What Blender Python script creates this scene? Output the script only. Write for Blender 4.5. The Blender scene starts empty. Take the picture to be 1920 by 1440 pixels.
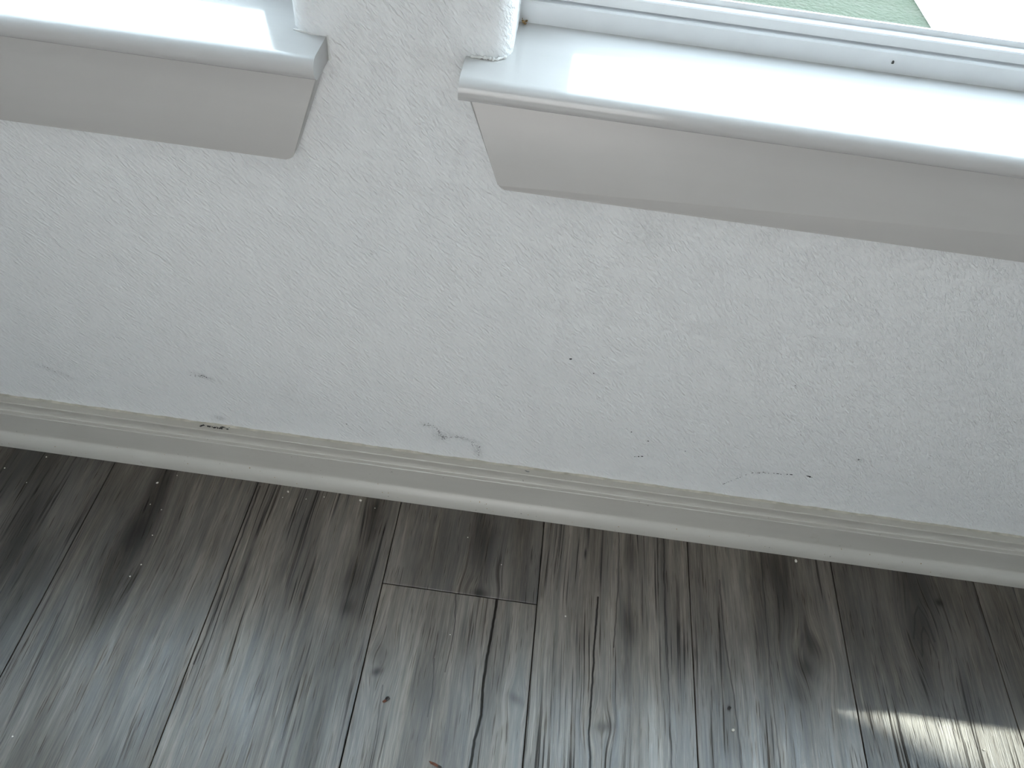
import bpy, bmesh, math, random
from mathutils import Vector, Matrix
random.seed(7)
S = bpy.context.scene
COL = S.collection

# ------------------------------------------------------------------ camera, world, sun, light, exposure
cam = bpy.data.cameras.new('camera'); camo = bpy.data.objects.new('camera', cam); COL.objects.link(camo)
cam.sensor_width = 36.0; cam.lens = 1400.19 / 1920 * 36; cam.clip_start = 0.02
PITCH = 0.69202044; ROLL = 0.13902684
camo.matrix_world = (Matrix.Translation((0.4759785, -0.4816106, 0.8219874))
                     @ Matrix.Rotation(-0.00059915, 4, 'Z') @ Matrix.Rotation(PITCH, 4, 'X') @ Matrix.Rotation(ROLL, 4, 'Z'))
S.camera = camo

SKY = 13.0; SUN = 4.2; ROOM_W = 5.0; FRONT_W = 4.0
w = bpy.data.worlds.new('sky'); S.world = w; w.use_nodes = True
nt = w.node_tree; nt.nodes.clear()
wo = nt.nodes.new('ShaderNodeOutputWorld'); bg = nt.nodes.new('ShaderNodeBackground')
tc = nt.nodes.new('ShaderNodeTexCoord'); sx = nt.nodes.new('ShaderNodeSeparateXYZ')
rp = nt.nodes.new('ShaderNodeValToRGB')
rp.color_ramp.elements[0].position = 0.0; rp.color_ramp.elements[0].color = (0.88, 0.95, 1.0, 1)
rp.color_ramp.elements[1].position = 1.0; rp.color_ramp.elements[1].color = (0.70, 0.85, 1.0, 1)
nt.links.new(tc.outputs['Generated'], sx.inputs[0]); nt.links.new(sx.outputs['Z'], rp.inputs[0])
nt.links.new(rp.outputs[0], bg.inputs[0]); bg.inputs[1].default_value = SKY
nt.links.new(bg.outputs[0], wo.inputs[0])

sl = bpy.data.lights.new('sun', 'SUN'); sl.energy = SUN; sl.angle = math.radians(0.9); sl.color = (1.0, 0.97, 0.84)
so = bpy.data.objects.new('sun', sl); COL.objects.link(so)
so.rotation_euler = Vector((-0.35, -0.277, -1.0)).to_track_quat('-Z', 'Y').to_euler(); so.location = (3, 3, 8)

al = bpy.data.lights.new('room_fill_light', 'AREA'); al.shape = 'RECTANGLE'; al.size = 2.2; al.size_y = 1.6  # added overhead fill, stands in for light from the rest of the room
al.energy = ROOM_W; al.color = (0.97, 0.985, 1.0)
ao = bpy.data.objects.new('room_fill_light', al); COL.objects.link(ao); ao.location = (0.4, -1.7, 2.55)

fl = bpy.data.lights.new('front_fill_light', 'AREA'); fl.shape = 'RECTANGLE'; fl.size = 0.5; fl.size_y = 0.8  # added fill aimed at the window wall, stands in for room light
fl.energy = FRONT_W; fl.color = (1.0, 0.985, 0.965)
fo = bpy.data.objects.new('front_fill_light', fl); COL.objects.link(fo); fo.location = (0.44, -1.0, 0.66); fo.rotation_euler = (math.radians(88), 0, 0)

v = S.view_settings; v.view_transform = 'Standard'; v.look = 'None'; v.gamma = 1; v.exposure = 0.0; v.use_curve_mapping = False
S.cycles.use_denoising = True
S.cycles.max_bounces = 10; S.cycles.diffuse_bounces = 6; S.cycles.transparent_max_bounces = 12
S.cycles.sample_clamp_indirect = 6.0

# ------------------------------------------------------------------ node helpers
class V:
    def __init__(s, t, k): s.t, s.k = t, k
    def _m(s, op, *o, clamp=False):
        n = s.t.nodes.new('ShaderNodeMath'); n.operation = op; n.use_clamp = clamp
        for i, a in enumerate((s,) + o):
            if isinstance(a, V): s.t.links.new(a.k, n.inputs[i])
            else: n.inputs[i].default_value = a
        return V(s.t, n.outputs[0])
    def __add__(s, o): return s._m('ADD', o)
    __radd__ = __add__
    def __sub__(s, o): return s._m('SUBTRACT', o)
    def __rsub__(s, o): return (s * -1.0) + o
    def __mul__(s, o): return s._m('MULTIPLY', o)
    __rmul__ = __mul__
    def __truediv__(s, o): return s._m('DIVIDE', o)
    def exp(s): return s._m('EXPONENT')
    def sqrt(s): return s._m('SQRT')
    def abs(s): return s._m('ABSOLUTE')
    def max(s, o): return s._m('MAXIMUM', o)
    def min(s, o): return s._m('MINIMUM', o)
    def sin(s): return s._m('SINE')
    def clamp(s): return s._m('ADD', 0.0, clamp=True)
    def ss(s, a, b, lo=0.0, hi=1.0):
        n = s.t.nodes.new('ShaderNodeMapRange'); n.interpolation_type = 'SMOOTHSTEP'
        s.t.links.new(s.k, n.inputs[0])
        for i, q in enumerate((a, b, lo, hi)): n.inputs[1 + i].default_value = q
        return V(s.t, n.outputs[0])

class Mat:
    def __init__(s, name, rough=0.5, color=(0.8, 0.8, 0.8), spec=0.5):
        s.m = bpy.data.materials.new(name); s.m.use_nodes = True; s.t = s.m.node_tree
        s.b = s.t.nodes['Principled BSDF']
        s.b.inputs['Base Color'].default_value = (*color, 1); s.b.inputs['Roughness'].default_value = rough
        s.b.inputs['Specular IOR Level'].default_value = spec
    def pos(s, obj=False):
        if obj:
            n = s.t.nodes.new('ShaderNodeTexCoord'); k = n.outputs['Object']
        else:
            n = s.t.nodes.new('ShaderNodeNewGeometry'); k = n.outputs['Position']
        x = s.t.nodes.new('ShaderNodeSeparateXYZ'); s.t.links.new(k, x.inputs[0])
        return [V(s.t, o) for o in x.outputs]
    def rand(s):
        return V(s.t, s.t.nodes.new('ShaderNodeObjectInfo').outputs['Random'])
    def noise(s, x, y, z, scale=1.0, detail=2.0, rough=0.5, dist=0.0):
        c = s.t.nodes.new('ShaderNodeCombineXYZ')
        for i, a in enumerate((x, y, z)):
            if isinstance(a, V): s.t.links.new(a.k, c.inputs[i])
            else: c.inputs[i].default_value = a
        n = s.t.nodes.new('ShaderNodeTexNoise'); s.t.links.new(c.outputs[0], n.inputs['Vector'])
        n.inputs['Scale'].default_value = scale; n.inputs['Detail'].default_value = detail
        n.inputs['Roughness'].default_value = rough; n.inputs['Distortion'].default_value = dist
        return V(s.t, n.outputs[0])
    def ramp(s, f, stops):
        r = s.t.nodes.new('ShaderNodeValToRGB'); s.t.links.new(f.k, r.inputs[0])
        e = r.color_ramp.elements
        while len(e) < len(stops): e.new(0.5)
        for q, (p, c) in zip(e, stops): q.position = p; q.color = (*c, 1)
        return r.outputs[0]
    def mix(s, f, a, b):
        n = s.t.nodes.new('ShaderNodeMix'); n.data_type = 'RGBA'
        if isinstance(f, V): s.t.links.new(f.k, n.inputs[0])
        else: n.inputs[0].default_value = f
        for i, c in ((6, a), (7, b)):
            if isinstance(c, tuple): n.inputs[i].default_value = (*c, 1)
            else: s.t.links.new(c, n.inputs[i])
        return n.outputs[2]
    def color(s, k): s.t.links.new(k, s.b.inputs['Base Color'])
    def roughness(s, f): s.t.links.new(f.k, s.b.inputs['Roughness'])
    def bump(s, h, dist, strength=1.0):
        n = s.t.nodes.new('ShaderNodeBump'); n.inputs['Distance'].default_value = dist; n.inputs['Strength'].default_value = strength
        s.t.links.new(h.k, n.inputs['Height']); s.t.links.new(n.outputs[0], s.b.inputs['Normal'])

def blob(x, y, cx, cy, rx, ry, ang=0.0):
    c, sn = math.cos(ang), math.sin(ang)
    dx, dy = x - cx, y - cy
    u = (dx * c + dy * sn) / rx; q = (dy * c - dx * sn) / ry
    return ((u * u + q * q) * -1.0).exp()

def segdist(x, y, pts):
    """distance to a polyline that runs along y: interpolated x position at this y"""
    best = None
    for (ax, ay), (bx, by) in zip(pts, pts[1:]):
        dx, dy = bx - ax, by - ay; L = dx * dx + dy * dy
        t = (((x - ax) * dx + (y - ay) * dy) / L).max(0.0).min(1.0)
        ex = x - ax - t * dx; ey = y - ay - t * dy
        d = (ex * ex + ey * ey).sqrt()
        best = d if best is None else best.min(d)
    return best

# ------------------------------------------------------------------ materials
def wall_mat():
    M = Mat('eggshell_wall_paint', rough=0.55, spec=0.35)
    x, y, z = M.pos()
    wob = M.noise(x, z, y, 9.0, 2) - 0.5
    u = x * 0.75 + z * 0.66 + wob * 0.01; q = z * 0.75 - x * 0.66
    n1 = M.noise(u * 420.0, q * 150.0, y * 250.0, 1.0, 3, 0.55, 0.3)
    n2 = M.noise(x * 120.0, z * 120.0, y * 120.0, 1.0, 2, 0.5)
    n3 = M.noise(x, z, y, 55.0, 2)
    h = n1.ss(0.36, 0.74) * n3.ss(0.30, 0.6, 0.55, 1.0) + n2 * 0.35
    M.bump(h, 0.00092)
    base = M.ramp(M.noise(x, z, y, 3.0, 2), [(0.3, (0.80, 0.815, 0.825)), (0.7, (0.835, 0.845, 0.85))])
    # soft grey hand smudges rubbed into the paint
    sm = None
    for (cx, cz, rx, rz, a, k) in [(0.150, 0.181, .012, .004, -.3, .30), (-0.022, 0.152, .02, .004, -.45, .16), (0.390, 0.150, .010, .005, -.2, .22),
                                   (0.405, 0.132, .010, .010, 0, .25), (0.430, 0.134, .016, .004, -.2, .28), (0.449, 0.112, .006, .014, .2, .28),
                                   (0.568, 0.452, .014, .018, .3, .13), (0.707, 0.449, .02, .014, 0, .06), (0.25, 0.16, .05, .02, -.3, .05),
                                   (0.149, 0.107, .006, .004, 0, .4), (0.77, 0.150, .03, .0025, .05, .10), (0.852, 0.195, .004, .002, 0, .3)]:
        b = blob(x, z, cx, cz, rx, rz, a) * k
        sm = b if sm is None else sm + b
    gr = M.noise(u * 500.0, q * 260.0, 0.0, 1.0, 2).ss(0.35, 0.65, 0.25, 1.25)
    M.color(M.mix((sm * gr).clamp(), base, (0.10, 0.10, 0.10)))
    return M.m

def trim_mat(name, col, rough, dirt=0.0, spec=0.5):
    M = Mat(name, rough=rough, spec=spec)
    x, y, z = M.pos()
    n = M.noise(x * 6.0, y * 40.0, z * 40.0, 1.0, 3)
    c2 = tuple(c * 0.95 for c in col)
    base = M.ramp(n, [(0.3, c2), (0.7, col)])
    if dirt:
        d = M.noise(x, y, z, 34.0, 4, 0.7).ss(0.60, 0.78) * dirt
        top = z.ss(0.0912, 0.0932) * M.noise(x, y, z, 20.0, 4, .7)  .ss(.25, .6, .35, 1.0) * 0.32
        base = M.mix((d + top).clamp(), base, (0.33, 0.29, 0.22))
        sp = M.noise(x, y, z, 260.0, 1.5, 0.5).ss(0.735, 0.77) * M.noise(x, y, z, 25.0, 1).ss(.5, .62)
        base = M.mix((sp * 0.75).clamp(), base, (0.10, 0.085, 0.065))
    M.color(base)
    M.bump(M.noise(x * 30.0, y * 260.0, z * 260.0, 1.0, 2), 0.00006)
    return M.m

def plank_mat(name, seed, bias=0.0, blobs=(), warps=(), cracks=(), ridge=0.5, fine=0.5, generic=False):
    M = Mat(name, rough=0.36, spec=1.0); M.b.inputs['IOR'].default_value = 1.78
    x, y, z = M.pos(obj=generic)
    sd = M.rand() * 37.0 + seed if generic else None
    Z = sd if generic else seed
    xw = x + (M.noise(x * 9.0, y * 3.2, Z, 1.0, 2) - 0.5) * 0.016
    for (cx, cy, r, ry, a) in warps:                                    # grain bends around a knot
        xw = xw + (x - cx) * blob(x, y, cx, cy, r, ry) * (-a)
    n1 = M.noise(xw * 26.0, y * 4.0, Z, 1.0, 3)
    n2 = M.noise(xw * 130.0, y * 6.0, Z, 1.0, 3, 0.6)
    n3 = M.noise(xw * 640.0, y * 22.0, Z, 1.0, 2.5, 0.6)
    n4 = M.noise(xw * (250.0 if ridge < 1 else 430.0), y * 5.0, Z, 1.0, 1.5, 0.5)
    lo = 0.60 if ridge < 1 else 0.56
    lines = n4.ss(lo, lo + 0.09) * M.noise(xw * 40.0, y * 9.0, Z, 1.0, 2).ss(0.38, 0.6)
    pores = n3.ss(0.56, 0.72)
    light = M.noise(xw * 480.0, y * 14.0, Z, 1.0, 2, .5).ss(0.62, 0.76)
    val = (n1 - 0.5) * 0.70 + (n2 - 0.5) * 0.80 + (n3 - 0.5) * 0.95 + (0.62 + bias) - lines * (0.55 * min(ridge, 0.8)) - pores * (0.50 * fine) + light * 0.22
    wisp = M.noise(xw * 60.0, y * 6.0, Z, 1.0, 3).ss(0.3, 0.62, 0.65, 1.1)
    for (cx, cy, rx, ry, a, k) in blobs:
        val = val - blob(x, y, cx, cy, rx, ry, a) * wisp * k
    ck = None
    jit = (M.noise(x * 30.0, y * 60.0, Z, 1.0, 2) - 0.5) * 0.003
    for pts, wd, k in cracks:
        c = segdist(x + jit, y, pts).ss(wd * 0.35, wd * 1.25, k, 0.0)
        ck = c if ck is None else ck.max(c)
    if ck is not None: val = val - ck
    val = (val - 0.5) * 1.2 + 0.5
    sp = (pores * -0.55 + lines * -0.5 + 1.0).max(0.1) * M.noise(xw * 34.0, y * 7.0, Z, 1.0, 3).ss(.25, .7, .65, 1.0) * 0.85
    if ck is not None: sp = sp * (ck * -1.1 + 1.0).max(0.05)
    for (cx, cy, rx, ry, a, k) in blobs: sp = sp * (blob(x, y, cx, cy, rx, ry, a) * -(min(k * 1.5, .6)) + 1.0)
    M.t.links.new(sp.k, M.b.inputs['Specular IOR Level'])
    col = M.ramp(val.clamp(), [(0.0, (0.012, 0.009, 0.0068)), (0.28, (0.039, 0.030, 0.022)), (0.55, (0.093, 0.076, 0.058)), (0.80, (0.178, 0.150, 0.120)), (1.0, (0.275, 0.238, 0.196))])
    M.color(col)
    h = n3 * 0.5 - lines * 0.9 * ridge - pores * 0.4
    if ck is not None: h = h - ck * 1.2
    M.bump(h, 0.00030)
    M.roughness((M.noise(xw * 160.0, y * 6.0, Z, 1.0, 2).ss(0.3, 0.7, 0.33, 0.41) + pores * 0.15 + lines * 0.15).min(0.8))
    return M.m

def simple(name, col, rough=0.5, spec=0.5, var=0.08, scale=60.0):
    M = Mat(name, rough=rough, spec=spec); x, y, z = M.pos()
    M.color(M.ramp(M.noise(x, y, z, scale, 3), [(0.3, tuple(c * (1 - var) for c in col)), (0.7, tuple(min(1, c * (1 + var)) for c in col))]))
    return M.m

def glass_mat():
    m = bpy.data.materials.new('window_glass'); m.use_nodes = True; t = m.node_tree; t.nodes.clear()
    o = t.nodes.new('ShaderNodeOutputMaterial'); mx = t.nodes.new('ShaderNodeMixShader')
    tr = t.nodes.new('ShaderNodeBsdfTransparent'); tr.inputs[0].default_value = (0.93, 0.95, 0.94, 1)
    g = t.nodes.new('ShaderNodeBsdfGlossy'); g.inputs['Roughness'].default_value = 0.02
    f = t.nodes.new('ShaderNodeFresnel'); f.inputs[0].default_value = 1.5
    ge = t.nodes.new('ShaderNodeNewGeometry'); k = t.nodes.new('ShaderNodeMath'); k.operation = 'SUBTRACT'; k.inputs[0].default_value = 1.0
    t.links.new(ge.outputs['Backfacing'], k.inputs[1]); q = t.nodes.new('ShaderNodeMath'); q.operation = 'MULTIPLY'
    t.links.new(k.outputs[0], q.inputs[0]); t.links.new(f.outputs[0], q.inputs[1])   # only the face the ray enters by reflects
    t.links.new(q.outputs[0], mx.inputs[0]); t.links.new(tr.outputs[0], mx.inputs[1]); t.links.new(g.outputs[0], mx.inputs[2])
    t.links.new(mx.outputs[0], o.inputs[0]); return m

def caster_mat():  # cloth of the added sun blocker, translucent to keep the windows bright
    m = bpy.data.materials.new('white_caster_cloth'); m.use_nodes = True; t = m.node_tree; t.nodes.clear()
    o = t.nodes.new('ShaderNodeOutputMaterial'); mx = t.nodes.new('ShaderNodeMixShader'); mx.inputs[0].default_value = 0.72
    d = t.nodes.new('ShaderNodeBsdfDiffuse'); d.inputs[0].default_value = (0.90, 0.93, 0.96, 1)
    r = t.nodes.new('ShaderNodeBsdfTranslucent'); r.inputs[0].default_value = (0.90, 0.94, 0.98, 1)
    t.links.new(d.outputs[0], mx.inputs[1]); t.links.new(r.outputs[0], mx.inputs[2]); t.links.new(mx.outputs[0], o.inputs[0])
    return m

WALL = wall_mat()
TRIM = trim_mat('semi_gloss_trim_paint', (0.515, 0.50, 0.485), 0.30)
SILLP = trim_mat('gloss_sill_paint', (0.54, 0.535, 0.53), 0.13, spec=0.6)
BASEP = trim_mat('baseboard_paint', (0.55, 0.53, 0.49), 0.33, dirt=0.25)
VINYL = simple('white_vinyl', (0.74, 0.76, 0.775), 0.28, 0.5, 0.02)
GLASS = glass_mat(); CASTER_CLOTH = caster_mat()
PLAIN = simple('plain_white_paint', (0.80, 0.81, 0.82), 0.6, 0.3, 0.03, 8)
DARK = simple('dark_underlay', (0.02, 0.018, 0.016), 0.9, 0.1)
SCUFF = simple('black_scuff', (0.03, 0.03, 0.032), 0.7, 0.3, 0.4, 900)
SCUFFG = simple('grey_scuff', (0.16, 0.165, 0.17), 0.7, 0.3, 0.4, 900)
CRUMB = simple('white_plaster_crumb', (0.75, 0.72, 0.66), 0.8, 0.3, 0.15, 900)
BROWN = simple('reddish_brown_husk', (0.13, 0.045, 0.022), 0.6, 0.4, 0.5, 500)
BLACKB = simple('dark_speck', (0.03, 0.028, 0.028), 0.5, 0.5, 0.4, 900)
CAULK = simple('ragged_caulk', (0.74, 0.745, 0.73), 0.7, 0.3, 0.10, 160)
GRIME = simple('tan_grime', (0.30, 0.20, 0.10), 0.9, 0.2, 0.5, 700)
CASTER_METAL = simple('caster_metal', (0.5, 0.5, 0.5), 0.35, 0.5)

# ------------------------------------------------------------------ mesh helpers
def link(name, bm, mat, parent=None, smooth=False, autos=None):
    bmesh.ops.recalc_face_normals(bm, faces=bm.faces)
    me = bpy.data.meshes.new(name); bm.to_mesh(me); bm.free()
    me.materials.append(mat)
    if smooth:
        for p in me.polygons: p.use_smooth = True
        me.set_sharp_from_angle(angle=math.radians(autos or 40))
    o = bpy.data.objects.new(name, me); COL.objects.link(o)
    if parent: o.parent = parent
    return o

def prism(bm, poly, axis, a, b):
    """polygon extruded along an axis; poly holds the other two coordinates in order"""
    def P(p, t):
        if axis == 0: return (t, p[0], p[1])
        if axis == 1: return (p[0], t, p[1])
        return (p[0], p[1], t)
    va = [bm.verts.new(P(p, a)) for p in poly]; vb = [bm.verts.new(P(p, b)) for p in poly]
    n = len(poly)
    bm.faces.new(va); bm.faces.new(vb[::-1])
    for i in range(n): bm.faces.new((va[i], vb[i], vb[(i + 1) % n], va[(i + 1) % n]))
    return bm

def box(bm, x0, x1, y0, y1, z0, z1, bev=0.0, seg=2):
    r = bmesh.ops.create_cube(bm, size=1.0, matrix=Matrix.Translation(((x0 + x1) / 2, (y0 + y1) / 2, (z0 + z1) / 2)) @ Matrix.Diagonal((x1 - x0, y1 - y0, z1 - z0, 1)))
    if bev: bmesh.ops.bevel(bm, geom=list({e for q in r['verts'] for e in q.link_edges}), offset=bev, segments=seg, profile=0.5, affect='EDGES')
    return bm

def arc(cx, cy, r, a0, a1, n=6):
    return [(cx + r * math.cos(math.radians(a0 + (a1 - a0) * i / n)), cy + r * math.sin(math.radians(a0 + (a1 - a0) * i / n))) for i in range(n + 1)]

def thing(name, label, cat, loc=(0, 0, 0), group=None):
    o = bpy.data.objects.new(name, None); COL.objects.link(o); o.location = loc
    o['label'] = label; o['category'] = cat
    if group: o['group'] = group
    return o
def tag(o, label, cat, group=None):
    o['label'] = label; o['category'] = cat
    if group: o['group'] = group
    return o
def structure(o, label, cat):
    o['kind'] = 'structure'; o['label'] = label; o['category'] = cat
    return o

# ------------------------------------------------------------------ room shell
RX0, RX1, RY, RZ = -1.9, 3.2, -4.0, 2.6
ZS = 0.574                       # top of both window sills
L0, L1 = -0.62, 0.2965           # left opening
R0, R1 = 0.4455, 1.78            # right opening
ZT = 2.10; WT = 0.13
bm = bmesh.new()
box(bm, RX0, RX1, 0, WT, 0, 0.56)
box(bm, RX0, RX1, 0, WT, ZT, RZ)
r = 0.016
prism(bm, [(RX0, WT), (RX0, 0)] + arc(L0 - r, r, r, -90, 0) + [(L0, WT)], 2, 0.56, ZT)
prism(bm, [(L1, WT)] + arc(L1 + r, r, r, 180, 270, 8) + arc(R0 - r, r, r, 270, 360, 8) + [(R0, WT)], 2, 0.56, ZT)
prism(bm, [(R1, WT)] + arc(R1 + r, r, r, 180, 270) + [(RX1, 0), (RX1, WT)], 2, 0.56, ZT)
wall = structure(link('wall_front', bm, WALL, smooth=True, autos=30), 'white textured wall with two window openings above the baseboard', 'wall')
for nm, b, lab in (('wall_left', (RX0 - .1, RX0, RY, 0.13, 0, RZ), 'plain white wall at the left end of the room'),
                   ('wall_right', (RX1, RX1 + .1, RY, 0.13, 0, RZ), 'plain white wall at the right end of the room'),
                   ('wall_back', (RX0 - .1, RX1 + .1, RY - .1, RY, 0, RZ), 'plain white wall opposite the windows'),
                   ('ceiling', (RX0 - .1, RX1 + .1, RY - .1, 0.13, RZ, RZ + .1), 'plain white ceiling over the room')):
    bm = bmesh.new(); box(bm, *b); structure(link(nm, bm, PLAIN), lab, nm.split('_')[0])

# floor: dark underlay with one object for each laid plank
bm = bmesh.new(); box(bm, RX0 - .1, RX1 + .1, RY - .1, 0.13, -0.05, -0.0065)
floor = structure(link('floor', bm, DARK), 'grey brown wood-look plank floor running up to the wall', 'floor')
PW = 0.18
mats = {
 -1: plank_mat('plank_wood_far_left', 3.1, -0.27, blobs=[(-.064, -.10, .016, .05, 0, .30), (-.056, -.16, .02, .05, 0, .25), (-.03, -.172, .015, .05, 0, .12), (-.1, -.04, .04, .05, 0, .15)], ridge=.45, fine=.7),
 0: plank_mat('plank_wood_dark_knot', 11.3, -0.07, blobs=[(.067, -.03, .014, .06, 0, .34), (.066, -.105, .022, .045, .1, .36), (.058, -.165, .022, .05, .15, .34), (.05, -.235, .018, .05, 0, .20), (.057, -.34, .010, .07, 0, .22), (.15, -.10, .014, .02, 0, .10), (.02, -.05, .02, .06, 0, .10)], warps=[(.062, -.12, .03, .07, .6)], ridge=.35, fine=.6),
 1: plank_mat('plank_wood_straight_grain', 5.7, -0.04, blobs=[(.33, -.025, .013, .03, 0, .34), (.329, -.06, .010, .03, 0, .22), (.324, -.12, .015, .035, 0, .22), (.328, -.157, .008, .01, 0, .24), (.327, -.215, .016, .04, 0, .16), (.22, -.06, .03, .06, 0, .12), (.29, -.08, .02, .08, 0, .05), (.328, -.30, .012, .06, 0, .22)], warps=[(.332, -.02, .012, .025, .7)], cracks=[([(.184, -.02), (.1845, -.12), (.187, -.17), (.1855, -.24)], .0011, .35)], ridge=1.0, fine=.6),
 2: plank_mat('plank_wood_short_dark', 8.9, -0.15, blobs=[(.469, -.045, .016, .03, 0, .24), (.471, -.085, .012, .03, 0, .18), (.473, -.119, .009, .006, 0, .32), (.43, -.05, .02, .06, 0, .08), (.51, -.05, .02, .05, 0, .10)], warps=[(.473, -.119, .02, .02, .6)], ridge=.3, fine=1.0),
 20: plank_mat('plank_wood_cracked', 21.4, 0.03, blobs=[(.3765, -.205, .010, .018, .3, .14), (.3755, -.222, .006, .004, .6, .34), (.526, -.230, .009, .005, -.5, .26), (.45, -.27, .02, .05, 0, .16), (.44, -.24, .012, .02, 0, .08), (.462, -.17, .006, .03, 0, .10)], warps=[(.376, -.21, .016, .03, .9), (.526, -.23, .012, .02, .8)], cracks=[([(.4937, -.1239), (.4928, -.1526), (.4909, -.1892), (.4901, -.2236), (.4925, -.2506), (.4889, -.2771), (.487, -.32), (.486, -.42)], .0017, .75), ([(.4456, -.1224), (.4504, -.1648), (.448, -.2125)], .0008, .3), ([(.385, -.235), (.389, -.30), (.386, -.37)], .0008, .22), ([(.434, -.20), (.438, -.235), (.437, -.26)], .0008, .25)], ridge=.4, fine=.85),
 3: plank_mat('plank_wood_ridged', 15.2, 0.02, blobs=[(.651, -.045, .010, .03, 0, .16), (.647, -.09, .006, .02, 0, .10), (.6475, -.128, .010, .028, 0, .28), (.644, -.19, .008, .02, 0, .14), (.622, -.246, .010, .006, .2, .22), (.69, -.06, .004, .08, 0, .18), (.70, -.2, .005, .1, 0, .12), (.5932, -.050, .0012, .006, 0, .8)], warps=[(.649, -.055, .012, .04, .5), (.620, -.247, .014, .02, .8)], cracks=[([(.6104, -.1036), (.6084, -.1548), (.607, -.2135), (.6057, -.2516), (.6082, -.287), (.609, -.34)], .0012, .65), ([(.634, -.015), (.634, -.09), (.630, -.16)], .0008, .35), ([(.690, -.015), (.690, -.10), (.693, -.30)], .0008, .35)], ridge=1.2, fine=.6),
 4: plank_mat('plank_wood_knotty', 27.8, -0.06, blobs=[(.83, -.03, .034, .035, 0, .22), (.852, -.08, .028, .04, 0, .22), (.862, -.128, .018, .022, .5, .24), (.848, -.152, .010, .016, .5, .34), (.839, -.178, .014, .022, .2, .24), (.84, -.22, .012, .03, 0, .14), (.80, -.10, .008, .06, 0, .16), (.79, -.13, .014, .03, 0, .10), (.757, -.209, .0014, .003, 0, .4)], warps=[(.855, -.14, .024, .035, .95)], cracks=[([(.757, -.06), (.758, -.13), (.764, -.21), (.766, -.30)], .0009, .3), ([(.812, -.012), (.810, -.09), (.806, -.20), (.807, -.28)], .0008, .25)], ridge=.45, fine=.7),
 5: plank_mat('plank_wood_cathedral', 33.5, -0.18, blobs=[(1.0, -.035, .024, .04, 0, .24), (.997, -.085, .020, .03, 0, .22), (.992, -.12, .014, .03, 0, .14), (1.028, -.0495, .0045, .0045, 0, .45), (.986, -.16, .012, .03, 0, .12), (1.03, -.18, .012, .05, 0, .10)], warps=[(.996, -.09, .03, .06, .8)], cracks=[([(.985, -.10), (.993, -.070), (1.000, -.058), (1.006, -.072), (1.010, -.10)], .0012, .2), ([(.990, -.12), (.996, -.092), (1.000, -.084), (1.004, -.094), (1.008, -.12)], .0012, .16)], ridge=.4, fine=.8),
 6: plank_mat('plank_wood_far_right', 41.0, -0.05, blobs=[(1.13, -.05, .03, .04, 0, .15)], ridge=.8, fine=.7),
}
GEN = plank_mat('plank_wood', 2.0, -0.03, generic=True, ridge=.6, fine=.7)
shapes = {}
def plank(x0, y1, y0, mat):
    key = (round(y1 - y0, 4), mat.name)
    if key not in shapes:
        bm = bmesh.new(); ln = y1 - y0; g = 0.0006
        box(bm, -PW / 2 + g, PW / 2 - g, -ln / 2 + g, ln / 2 - g, -0.0062, 0, 0.0003, 1)
        me = bpy.data.meshes.new('plank'); bmesh.ops.recalc_face_normals(bm, faces=bm.faces); bm.to_mesh(me); bm.free(); me.materials.append(mat)
        shapes[key] = me
    o = bpy.data.objects.new('plank', shapes[key]); COL.objects.link(o); o.parent = floor
    o.location = (x0 + PW / 2, (y0 + y1) / 2, 0)
cols = list(range(-10, 17))
for k in cols:
    x0 = k * PW; y = -0.002
    if k == 2: cuts = [-0.1226]
    elif k in (3, 4, 5, -1, 0, 1, 6): cuts = [-0.62 - 0.083 * ((k * 5) % 7)]
    else: cuts = [-random.uniform(.3, 1.2)]
    while cuts[-1] > RY: cuts.append(max(RY, cuts[-1] - 1.22))
    if k == 2: mlist = [mats[2], mats[20]]
    else: mlist = [mats.get(k, GEN)]
    for i, c in enumerate(cuts):
        plank(x0, y, c, mlist[i] if i < len(mlist) else GEN); y = c

# baseboard along the window wall
bp = [(0, 0), (-0.0142, 0), (-0.0146, 0.0045), (-0.0143, 0.0100), (-0.0131, 0.0150), (-0.0110, 0.0186), (-0.0085, 0.0210), (-0.0068, 0.0224), (-0.0062, 0.0240), (-0.0062, 0.0262),
      (-0.0106, 0.0672), (-0.0107, 0.0690), (-0.0101, 0.0699), (-0.0066, 0.0703), (-0.0056, 0.0711), (-0.0054, 0.0735), (-0.0062, 0.0790), (-0.0080, 0.0860), (-0.0094, 0.0905),
      (-0.0097, 0.0920), (-0.0090, 0.0931), (-0.0050, 0.0937), (0, 0.0940)]
def board_y(z):
    for (ya, za), (yb, zb) in zip(bp[1:], bp[2:]):
        if za <= z <= zb and zb > za: return ya + (yb - ya) * (z - za) / (zb - za)
    return -0.01
bm = bmesh.new(); prism(bm, bp, 0, RX0, RX1)
baseb = structure(link('baseboard_front', bm, BASEP, smooth=True, autos=32), 'greyish white moulded baseboard at the foot of the window wall, lightly soiled', 'baseboard')
# ragged paint and caulk line where the baseboard meets the wall
bm = bmesh.new(); n = 420; xa, xb = -0.35, 1.45; prev = None
for i in range(n + 1):
    x = xa + (xb - xa) * i / n
    h = 0.0938 + 0.0010 * random.random() + 0.0006 * math.sin(x * 90); d = -0.0014 - 0.0006 * random.random()
    cur = [bm.verts.new((x, -0.0024, 0.0939)), bm.verts.new((x, d, 0.0944)), bm.verts.new((x, 0.0002, h + .0010))]
    if prev:
        for j in range(2): bm.faces.new((prev[j], cur[j], cur[j + 1], prev[j + 1]))
    prev = cur
link('caulk_line', bm, simple('soiled_caulk', (0.46, 0.43, 0.37), 0.75, 0.3, 0.18, 90), baseb, smooth=True)

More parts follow.
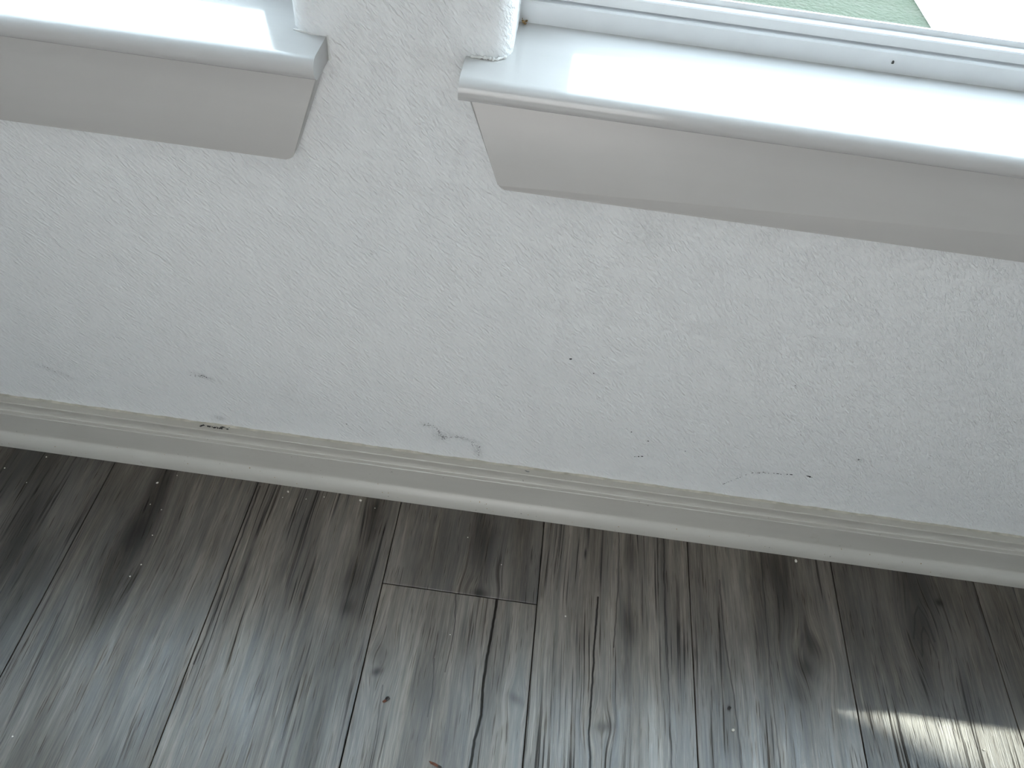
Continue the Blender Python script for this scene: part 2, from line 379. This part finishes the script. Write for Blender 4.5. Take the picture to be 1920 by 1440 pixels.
# ------------------------------------------------------------------ windows with sill and apron
def make_window(name, x0, x1, sx0, sx1, ax_top0, ax_top1, ax_bot0, ax_bot1, label):
    root = bpy.data.objects.new(name, None); COL.objects.link(root); root.location = ((x0 + x1) / 2, 0.06, ZS)
    structure(root, label, 'window')
    inv = Matrix.Translation(root.location).inverted()
    def part(nm, bm, mat, parent=root, smooth=False, autos=40):
        o = link(nm, bm, mat, parent, smooth, autos)
        if parent is root: o.data.transform(inv)
        else: o.data.transform(inv)
        return o
    # sill board: a stool with horns that lap over the wall, bullnosed at the front
    Y, T = 0.034, 0.016; rr = T / 2
    nose = arc(-Y + rr, ZS - rr, rr, 270, 90, 12)
    bm = bmesh.new()
    prism(bm, [(0.0605, ZS - T)] + nose + [(0.0605, ZS)], 0, x0 - 0.001, x1 + 0.001)
    prism(bm, [(0.018, ZS - T)] + nose + [(0.018, ZS)], 0, sx0, x0 - 0.001)
    prism(bm, [(0.018, ZS - T)] + nose + [(0.018, ZS)], 0, x1 + 0.001, sx1)
    bmesh.ops.remove_doubles(bm, verts=bm.verts, dist=1e-6)
    o = part('window_sill', bm, SILLP, smooth=True, autos=50)
    # apron under the sill with slanted ends
    bm = bmesh.new()
    za, zb, ya = ZS - T, 0.483, -0.0150
    def rc(p, q, s, rad=0.004, n=3):      # rounded corner at q between p and s
        P, Q, Sx = Vector(p), Vector(q), Vector(s)
        a = Q + (P - Q).normalized() * rad; b = Q + (Sx - Q).normalized() * rad
        return [tuple(a * (1 - t) ** 2 + Q * 2 * t * (1 - t) + b * t * t) for t in [i / n for i in range(n + 1)]]
    A, B, Cc, D = (ax_top0, za), (ax_bot0, zb), (ax_bot1, zb), (ax_top1, za)
    poly = [A] + rc(A, B, Cc) + rc(B, Cc, D) + [D]
    prism(bm, poly, 1, ya, 0.0)
    front = [e for e in bm.edges if all(abs(q.co.y - ya) < 1e-6 for q in e.verts)]
    bmesh.ops.bevel(bm, geom=front, offset=0.0016, segments=2, profile=0.5, affect='EDGES')
    part('apron', bm, TRIM, smooth=True, autos=35)
    # vinyl frame in the recess
    yf = 0.060
    bm = bmesh.new(); prism(bm, [(yf, ZS - 0.001), (yf, ZS + 0.0140), (yf + 0.0012, ZS + 0.0152), (yf + 0.024, ZS + 0.0152), (yf + 0.026, ZS - 0.001)], 0, x0, x1)
    part('frame_sill', bm, VINYL)
    for a, b in ((x0, x0 + 0.0075), (x1 - 0.0075, x1)):
        bm = bmesh.new(); box(bm, a, b, yf, yf + 0.06, ZS + 0.0152, ZT, 0.001, 1); part('frame_jamb', bm, VINYL)
    bm = bmesh.new(); box(bm, x0 + .0075, x1 - .0075, yf, yf + 0.06, ZT - 0.02, ZT, 0.001, 1); part('frame_head', bm, VINYL)
    ys, z0 = yf + 0.0045, ZS + 0.0166
    a, b = x0 + 0.0085, x1 - 0.0085
    bm = bmesh.new(); prism(bm, [(ys, z0), (ys, z0 + 0.0066), (ys + 0.0008, z0 + 0.0075), (ys + 0.0080, z0 + 0.0075), (ys + 0.0084, z0 + 0.0114), (ys + 0.0104, z0 + 0.0114), (ys + 0.0104, z0 + .0070), (ys + 0.0150, z0 + 0.0070), (ys + .0155, z0)], 0, a, b)
    rail = part('sash_rail', bm, VINYL)
    for p, q in ((a, a + 0.034), (b - 0.034, b)):
        bm = bmesh.new(); box(bm, p, q, ys, ys + 0.03, z0 + 0.0070, ZT - 0.021, 0.0012, 2); part('sash_stile', bm, VINYL)
    bm = bmesh.new(); box(bm, a + .034, b - .034, ys, ys + 0.03, ZT - 0.055, ZT - 0.021, 0.0012, 2); part('sash_rail', bm, VINYL)
    bm = bmesh.new(); box(bm, a + 0.030, b - 0.030, ys + 0.0108, ys + 0.0138, z0 + 0.0070, ZT - 0.05)
    part('glass_pane', bm, GLASS)
    return root, part
w1, part1 = make_window('window_1', L0, L1, L0 - 0.03, 0.3214, L0 - 0.028, 0.3200, L0, 0.2900, 'left window with its brightly lit white sill and slanted-end apron')
w2, part2 = make_window('window_2', R0, R1, 0.4155, R1 + 0.03, 0.4182, R1 + 0.028, 0.4465, R1, 'right window with white vinyl frame, glossy sill and long apron')

def ragged(name, pts, half, mat, part, seed, drop=0.0):
    """ragged bead of filler lying along a short polyline"""
    rnd = random.Random(seed); bm = bmesh.new(); prev = None; P = []
    for (a, b) in zip(pts, pts[1:]):
        for i in range(10): P.append(Vector(a).lerp(Vector(b), i / 10))
    P.append(Vector(pts[-1]))
    for c in P:
        s = half * rnd.uniform(0.5, 1.25)
        ring = [bm.verts.new(c + Vector((0, math.cos(t) * s, math.sin(t) * s))) for t in [k * math.pi / 3 for k in range(6)]]
        if prev:
            for k in range(6): bm.faces.new((prev[k], ring[k], ring[(k + 1) % 6], prev[(k + 1) % 6]))
        else: bm.faces.new(ring)
        prev = ring
    bm.faces.new(prev[::-1])
    return part(name, bm, mat, smooth=True, autos=60) if part else link(name, bm, mat, wall, True, 60)
# wall filler at the feet of the pier
ragged('filler_bead', [(0.4185, -0.0005, ZS + .0003), (0.428, -0.0012, ZS + .0012), (0.436, -0.001, ZS + .0008), (0.4425, 0.004, ZS + .0012)], 0.0012, CAULK, None, 1)
ragged('filler_bead', [(0.3205, 0.0002, ZS - .001), (0.310, 0.0002, ZS + .0004), (0.2985, 0.003, ZS + .0003)], 0.0008, CAULK, None, 2)
def strip_end(x, pts, half, mat, seed):
    rnd = random.Random(seed); bm = bmesh.new(); prev = None
    for (z, y) in pts:
        s = half * rnd.uniform(.6, 1.3)
        ring = [bm.verts.new((x + dx * s, y + dy * s, z)) for dx, dy in ((-1, 0), (0, -1), (1, 0), (0, 1))]
        if prev:
            for k in range(4): bm.faces.new((prev[k], ring[k], ring[(k + 1) % 4], prev[(k + 1) % 4]))
        else: bm.faces.new(ring)
        prev = ring
    bm.faces.new(prev[::-1]); return bm
link('filler_bead', strip_end(0.3222, [(ZS + .001 - .0025 * i, 0.0) for i in range(8)], 0.0010, CAULK, 4), CAULK, wall, True, 60)
# grime in the corner of the right frame
rnd = random.Random(9)
bm = bmesh.new()
for i in range(9):
    c = Vector((0.4475 + rnd.uniform(0, .005), 0.0585 + rnd.uniform(-.004, .001), ZS + rnd.uniform(0.0002, .004)))
    bmesh.ops.create_icosphere(bm, subdivisions=1, radius=rnd.uniform(.0004, .0011), matrix=Matrix.Translation(c) @ Matrix.Diagonal((1.2, .8, .8, 1)))
g = part2('corner_grime', bm, GRIME); g['kind'] = 'stuff'

# ------------------------------------------------------------------ shade sail added unseen to block sun at the windows
caster = thing('shade_caster', 'white translucent shade sail added unseen outdoors to block the sun', 'shade sail', (-0.7, 0.55, 2.2))
bm = bmesh.new()
prism(bm, [(2.389, 0.15), (1.6742, 0.4182), (-2.6, 2.0210), (-2.6, 0.15)], 2, 2.198, 2.202)  # slanted edge shaped to leave only a wedge of sun on the floor
o = link('caster_sheet', bm, CASTER_CLOTH, caster); o.data.transform(Matrix.Translation(caster.location).inverted())
for x, y in ((2.389, 0.15), (-2.6, 2.021), (-2.6, 0.16)):
    bm = bmesh.new(); bmesh.ops.create_cone(bm, cap_ends=True, segments=12, radius1=.012, radius2=.012, depth=.006, matrix=Matrix.Translation((x, y, 2.205)))
    o = link('caster_disc', bm, CASTER_METAL, caster); o.data.transform(Matrix.Translation(caster.location).inverted())

# ------------------------------------------------------------------ outside
def grass_mat():
    M = Mat('short_grass', rough=0.8, spec=0.2); x, y, z = M.pos()
    n = M.noise(x, y, z, 7.0, 4, .6)
    M.color(M.ramp(n, [(0.3, (0.025, 0.034, 0.022)), (0.55, (0.030, 0.040, 0.026)), (0.75, (0.038, 0.042, 0.031))])); M.bump(M.noise(x, y, z, 60.0, 3), .01)
    return M.m
bm = bmesh.new(); box(bm, -12, 1.62, WT, 14, -0.35, -0.15)
structure(link('lawn', bm, grass_mat()), 'green lawn outside the right window', 'lawn')
bm = bmesh.new()
prism(bm, [(1.615, WT), (1.615, 1.95), (1.607, 2.2), (1.58, 2.6), (1.62, 14), (12, 14), (12, WT)], 2, -0.35, -0.135)
structure(link('concrete_path', bm, simple('pale_concrete', (0.62, 0.60, 0.57), 0.85, 0.2, .06, 12)), 'pale sunlit concrete path beside the lawn outside', 'path')

# ------------------------------------------------------------------ scuffs on wall and baseboard
def chips(name, spots, mat, parent, seed, axis='wall', y=-0.00015):
    rnd = random.Random(seed); bm = bmesh.new()
    for (x, z, sx_, sz_) in spots:
        n = 7; a0 = rnd.random() * 6
        front = []; back = []
        for i in range(n):
            a = a0 + i * 2 * math.pi / n; q = rnd.uniform(.6, 1.15)
            p = (x + math.cos(a) * sx_ * q, z + math.sin(a) * sz_ * q)
            if axis == 'top':
                front.append(bm.verts.new((p[0], p[1], y))); back.append(bm.verts.new((p[0], p[1], y - .0016)))
            else:
                yy = y if axis == 'wall' else board_y(p[1]) - .00015
                front.append(bm.verts.new((p[0], yy, p[1]))); back.append(bm.verts.new((p[0], 0.0006 if axis == 'wall' else yy + .0012, p[1])))
        bm.faces.new(front)
        for i in range(n): bm.faces.new((front[i], front[(i + 1) % n], back[(i + 1) % n], back[i]))
    o = link(name, bm, mat, parent); o['kind'] = 'stuff'; return o
def along(pts, n, sp, s0, s1, seed, asp=.6):
    rnd = random.Random(seed); out = []
    for i in range(n):
        t = rnd.random() * (len(pts) - 1); k = int(t); f = t - k
        x = pts[k][0] * (1 - f) + pts[k + 1][0] * f + rnd.gauss(0, sp); z = pts[k][1] * (1 - f) + pts[k + 1][1] * f + rnd.gauss(0, sp)
        s = rnd.uniform(s0, s1); out.append((x, z, s, s * asp))
    return out
chips('scuff_mark', [(.1465, .1835, .0014, .0006), (.1490, .1825, .0010, .0008), (.1508, .1812, .0008, .0010)] + along([(.130, .181), (.150, .182)], 14, .0014, .0003, .0008, 3), SCUFFG, wall, 3)
chips('scuff_mark', along([(.386, .148), (.393, .152), (.402, .146), (.405, .134)], 22, .0012, .0003, .0009, 5) + along([(.404, .141), (.4065, .131), (.411, .129)], 34, .0016, .0004, .0010, 6)
      + along([(.412, .132), (.425, .136), (.434, .134)], 20, .0011, .0003, .0010, 7) + along([(.441, .128), (.448, .122), (.450, .112), (.451, .104)], 26, .0022, .0003, .0009, 8), SCUFFG, wall, 9)
chips('scuff_mark', along([(-.045, .163), (-.030, .158), (-.013, .148)], 18, .0015, .0003, .0008, 10, .4), SCUFFG, wall, 10)
chips('scuff_mark', [(.6264, .1466, .0010, .0011), (.6300, .1476, .0018, .0009), (.6222, .1452, .0008, .0006), (.6240, .1455, .0004, .0004)], SCUFF, wall, 11)
chips('pencil_like_scuff', along([(.730, .1154), (.7408, .1296), (.748, .140), (.754, .1455)], 22, .0003, .0003, .0007, 12) + along([(.754, .1455), (.768, .149), (.793, .1525)], 16, .0003, .0004, .0009, 13, .5)
      + [(.765, .1497, .0008, .0007), (.7805, .1507, .0018, .0007), (.7945, .1527, .0022, .0008), (.7765, .1505, .0009, .0005)], SCUFF, wall, 14)
chips('scuff_mark', [(.8138, .1540, .0022, .0010), (.8155, .1530, .0014, .0012), (.8115, .1545, .0008, .0006), (.8175, .1528, .0006, .0006)], SCUFF, wall, 15)
for i, (x, z, s) in enumerate([(.5287, .2904, .0014), (.5537, .2743, .0008), (.6092, .1891, .0011), (.6298, .1772, .0011), (.2984, .1308, .0009), (.6727, .1684, .0008), (.7438, .2969, .0009), (.567, .170, .0005)]):
    chips('dark_fleck', [(x, z, s, s * .8)], SCUFF if i < 4 else SCUFFG, wall, 20 + i)
chips('scuff_mark', along([(.849, .1965), (.853, .194)], 8, .0008, .0003, .0007, 31), SCUFFG, wall, 31)
chips('baseboard_scuff', along([(.126, -.0042), (.142, -.0046), (.157, -.0046)], 26, .0007, .0005, .0014, 32, .6) + along([(.149, -.0022), (.1535, -.0018)], 14, .0010, .0005, .0012, 33) + [(.1575, -.0045, .0011, .0009), (.1580, -.0015, .0010, .0009)], SCUFF, baseb, 34, 'top', 0.0942)
chips('baseboard_scuff', [(.5085, -.0052, .0024, .0006), (.5060, -.0046, .0016, .0005)], SCUFFG, baseb, 35, 'top', 0.0938)
rnd = random.Random(77)
chips('dirt_fleck', [(rnd.uniform(-.14, 1.1), rnd.uniform(.008, .023), s, s * .8) for s in [rnd.uniform(.0003, .0008) for _ in range(46)]], GRIME, baseb, 36, 'base')

# ------------------------------------------------------------------ loose bits on the floor and frame
def bit(name, loc, size, seed, mat, flat=.7, stretch=1.0, rot=0.0):
    rnd = random.Random(seed); bm = bmesh.new()
    bmesh.ops.create_icosphere(bm, subdivisions=2, radius=1.0)
    for q in bm.verts: q.co *= rnd.uniform(.72, 1.15)
    bm.transform(Matrix.Rotation(rot, 4, 'Z') @ Matrix.Diagonal((size * stretch, size, size * flat, 1)))
    zmin = min(q.co.z for q in bm.verts); bm.transform(Matrix.Translation((0, 0, -zmin)))
    o = link(name, bm, mat, None, False); o.location = loc; return o
crumbs = [(-0.1229, -0.0439, 'tiny white speck at the left edge of the picture, on the far left plank'),
          (-0.088, -0.059, 'tiny white speck on the far left plank, a finger width from the baseboard'),
          (-0.0832, -0.0208, 'tiny white speck on the far left plank, right against the baseboard'),
          (0.081, -0.0699, 'tiny white speck right of the dark streak, on the second plank from the left'),
          (0.0806, -0.0212, 'tiny white speck against the baseboard where the dark streak begins'),
          (0.0868, -0.1409, 'upper of two tiny white specks beside the middle of the dark streak'),
          (0.0806, -0.1562, 'lower of two tiny white specks beside the middle of the dark streak'),
          (0.2158, -0.0312, 'tiny white speck just below the larger crumb on the straight-grained plank'),
          (0.2443, -0.0289, 'tiny white speck in the middle of the straight-grained plank, near the baseboard'),
          (0.265, -0.0227, 'rightmost tiny white speck in the row on the straight-grained plank'),
          (0.0411, -0.3306, 'tiny white speck alone in the bottom left corner of the floor'),
          (0.0654, -0.065, 'tiny white speck on the upper dark streak, second plank from the left'),
          (0.0842, -0.1038, 'tiny white speck on the right rim of the dark streak, below two others'),
          (0.3299, -0.0282, 'tiny white speck on the dark knot just left of the short plank'),
          (0.4466, -0.1715, 'tiny white speck in the middle of the cracked plank'),
          (0.5737, -0.1322, 'tiny white speck on the ridged plank, just right of the crosswise joint'),
          (0.4935, -0.0797, 'tiny white speck on the right half of the short dark plank'),
          (0.4488, -0.0503, 'tiny white speck on the upper middle of the short dark plank'),
          (0.8319, -0.2547, 'tiny white speck at the bottom edge of the knotty plank')]
for i, (x, y, lab) in enumerate(crumbs):
    tag(bit('crumb', (x, y, 0), random.Random(i).uniform(.00055, .00095), 100 + i, CRUMB), lab, 'crumb', 'tiny white specks strewn over the planks')
for (x, y, s, lab) in [(.0616, -.0353, .0012, 'white crumb on the dark knot of the second plank from the left, near the baseboard'),
                       (.2199, -.0225, .0012, 'white crumb on the straight-grained plank close to the baseboard'),
                       (.3103, -.0205, .0014, 'white crumb against the baseboard beside the dark streak left of the short plank'),
                       (.8555, -.0205, .0017, 'white crumb against the baseboard on the knotty plank at right'),
                       (.7592, -.2311, .0016, 'white crumb at the near left of the knotty plank'),
                       (1.0327, -.2155, .0012, 'pale crumb lying in the patch of sunlight')]:
    tag(bit('crumb', (x, y, 0), s, int(x * 1000), CRUMB, stretch=1.3, rot=x * 9), lab, 'crumb')
# brown flake: a darker lump with a lighter tail
t = thing('brown_flake', 'small reddish brown flake on the cracked plank beside its knot', 'flake', (.3920, -.2490, 0))
for nm, off, s, st, m_ in (('husk', (.0006, .0009, 0), .0021, 1.2, BLACKB), ('tail', (-.0016, -.0016, 0), .0014, 2.0, BROWN)):
    o = bit(nm, off, s, 5, m_, .6, st, .5); o.parent = t
t = thing('brown_sliver', 'thin brown bark sliver at the bottom edge of the picture', 'sliver', (.4524, -.3036, 0))
for nm, off, s, st, r_, m_ in (('bark', (0, 0, 0), .0014, 5.0, -.30, BROWN), ('dark_tip', (.0046, -.0013, 0.0004), .0012, 2.2, -.25, BLACKB)):
    o = bit(nm, off, s, 8, m_, .7, st, r_); o.parent = t
tag(bit('dark_grit', (.757, -.209, 0), .0017, 12, BLACKB, .6, 1.3, .8), 'dark grit on the near part of the knotty plank', 'grit')
o = bit('dark_speck', (.7125, 0.0594, 0.5808), .0017, 14, BLACKB, .8, .55, 0); o.scale = (1, .5, 1)
tag(o, 'tiny black speck stuck on the white frame of the right window', 'speck')
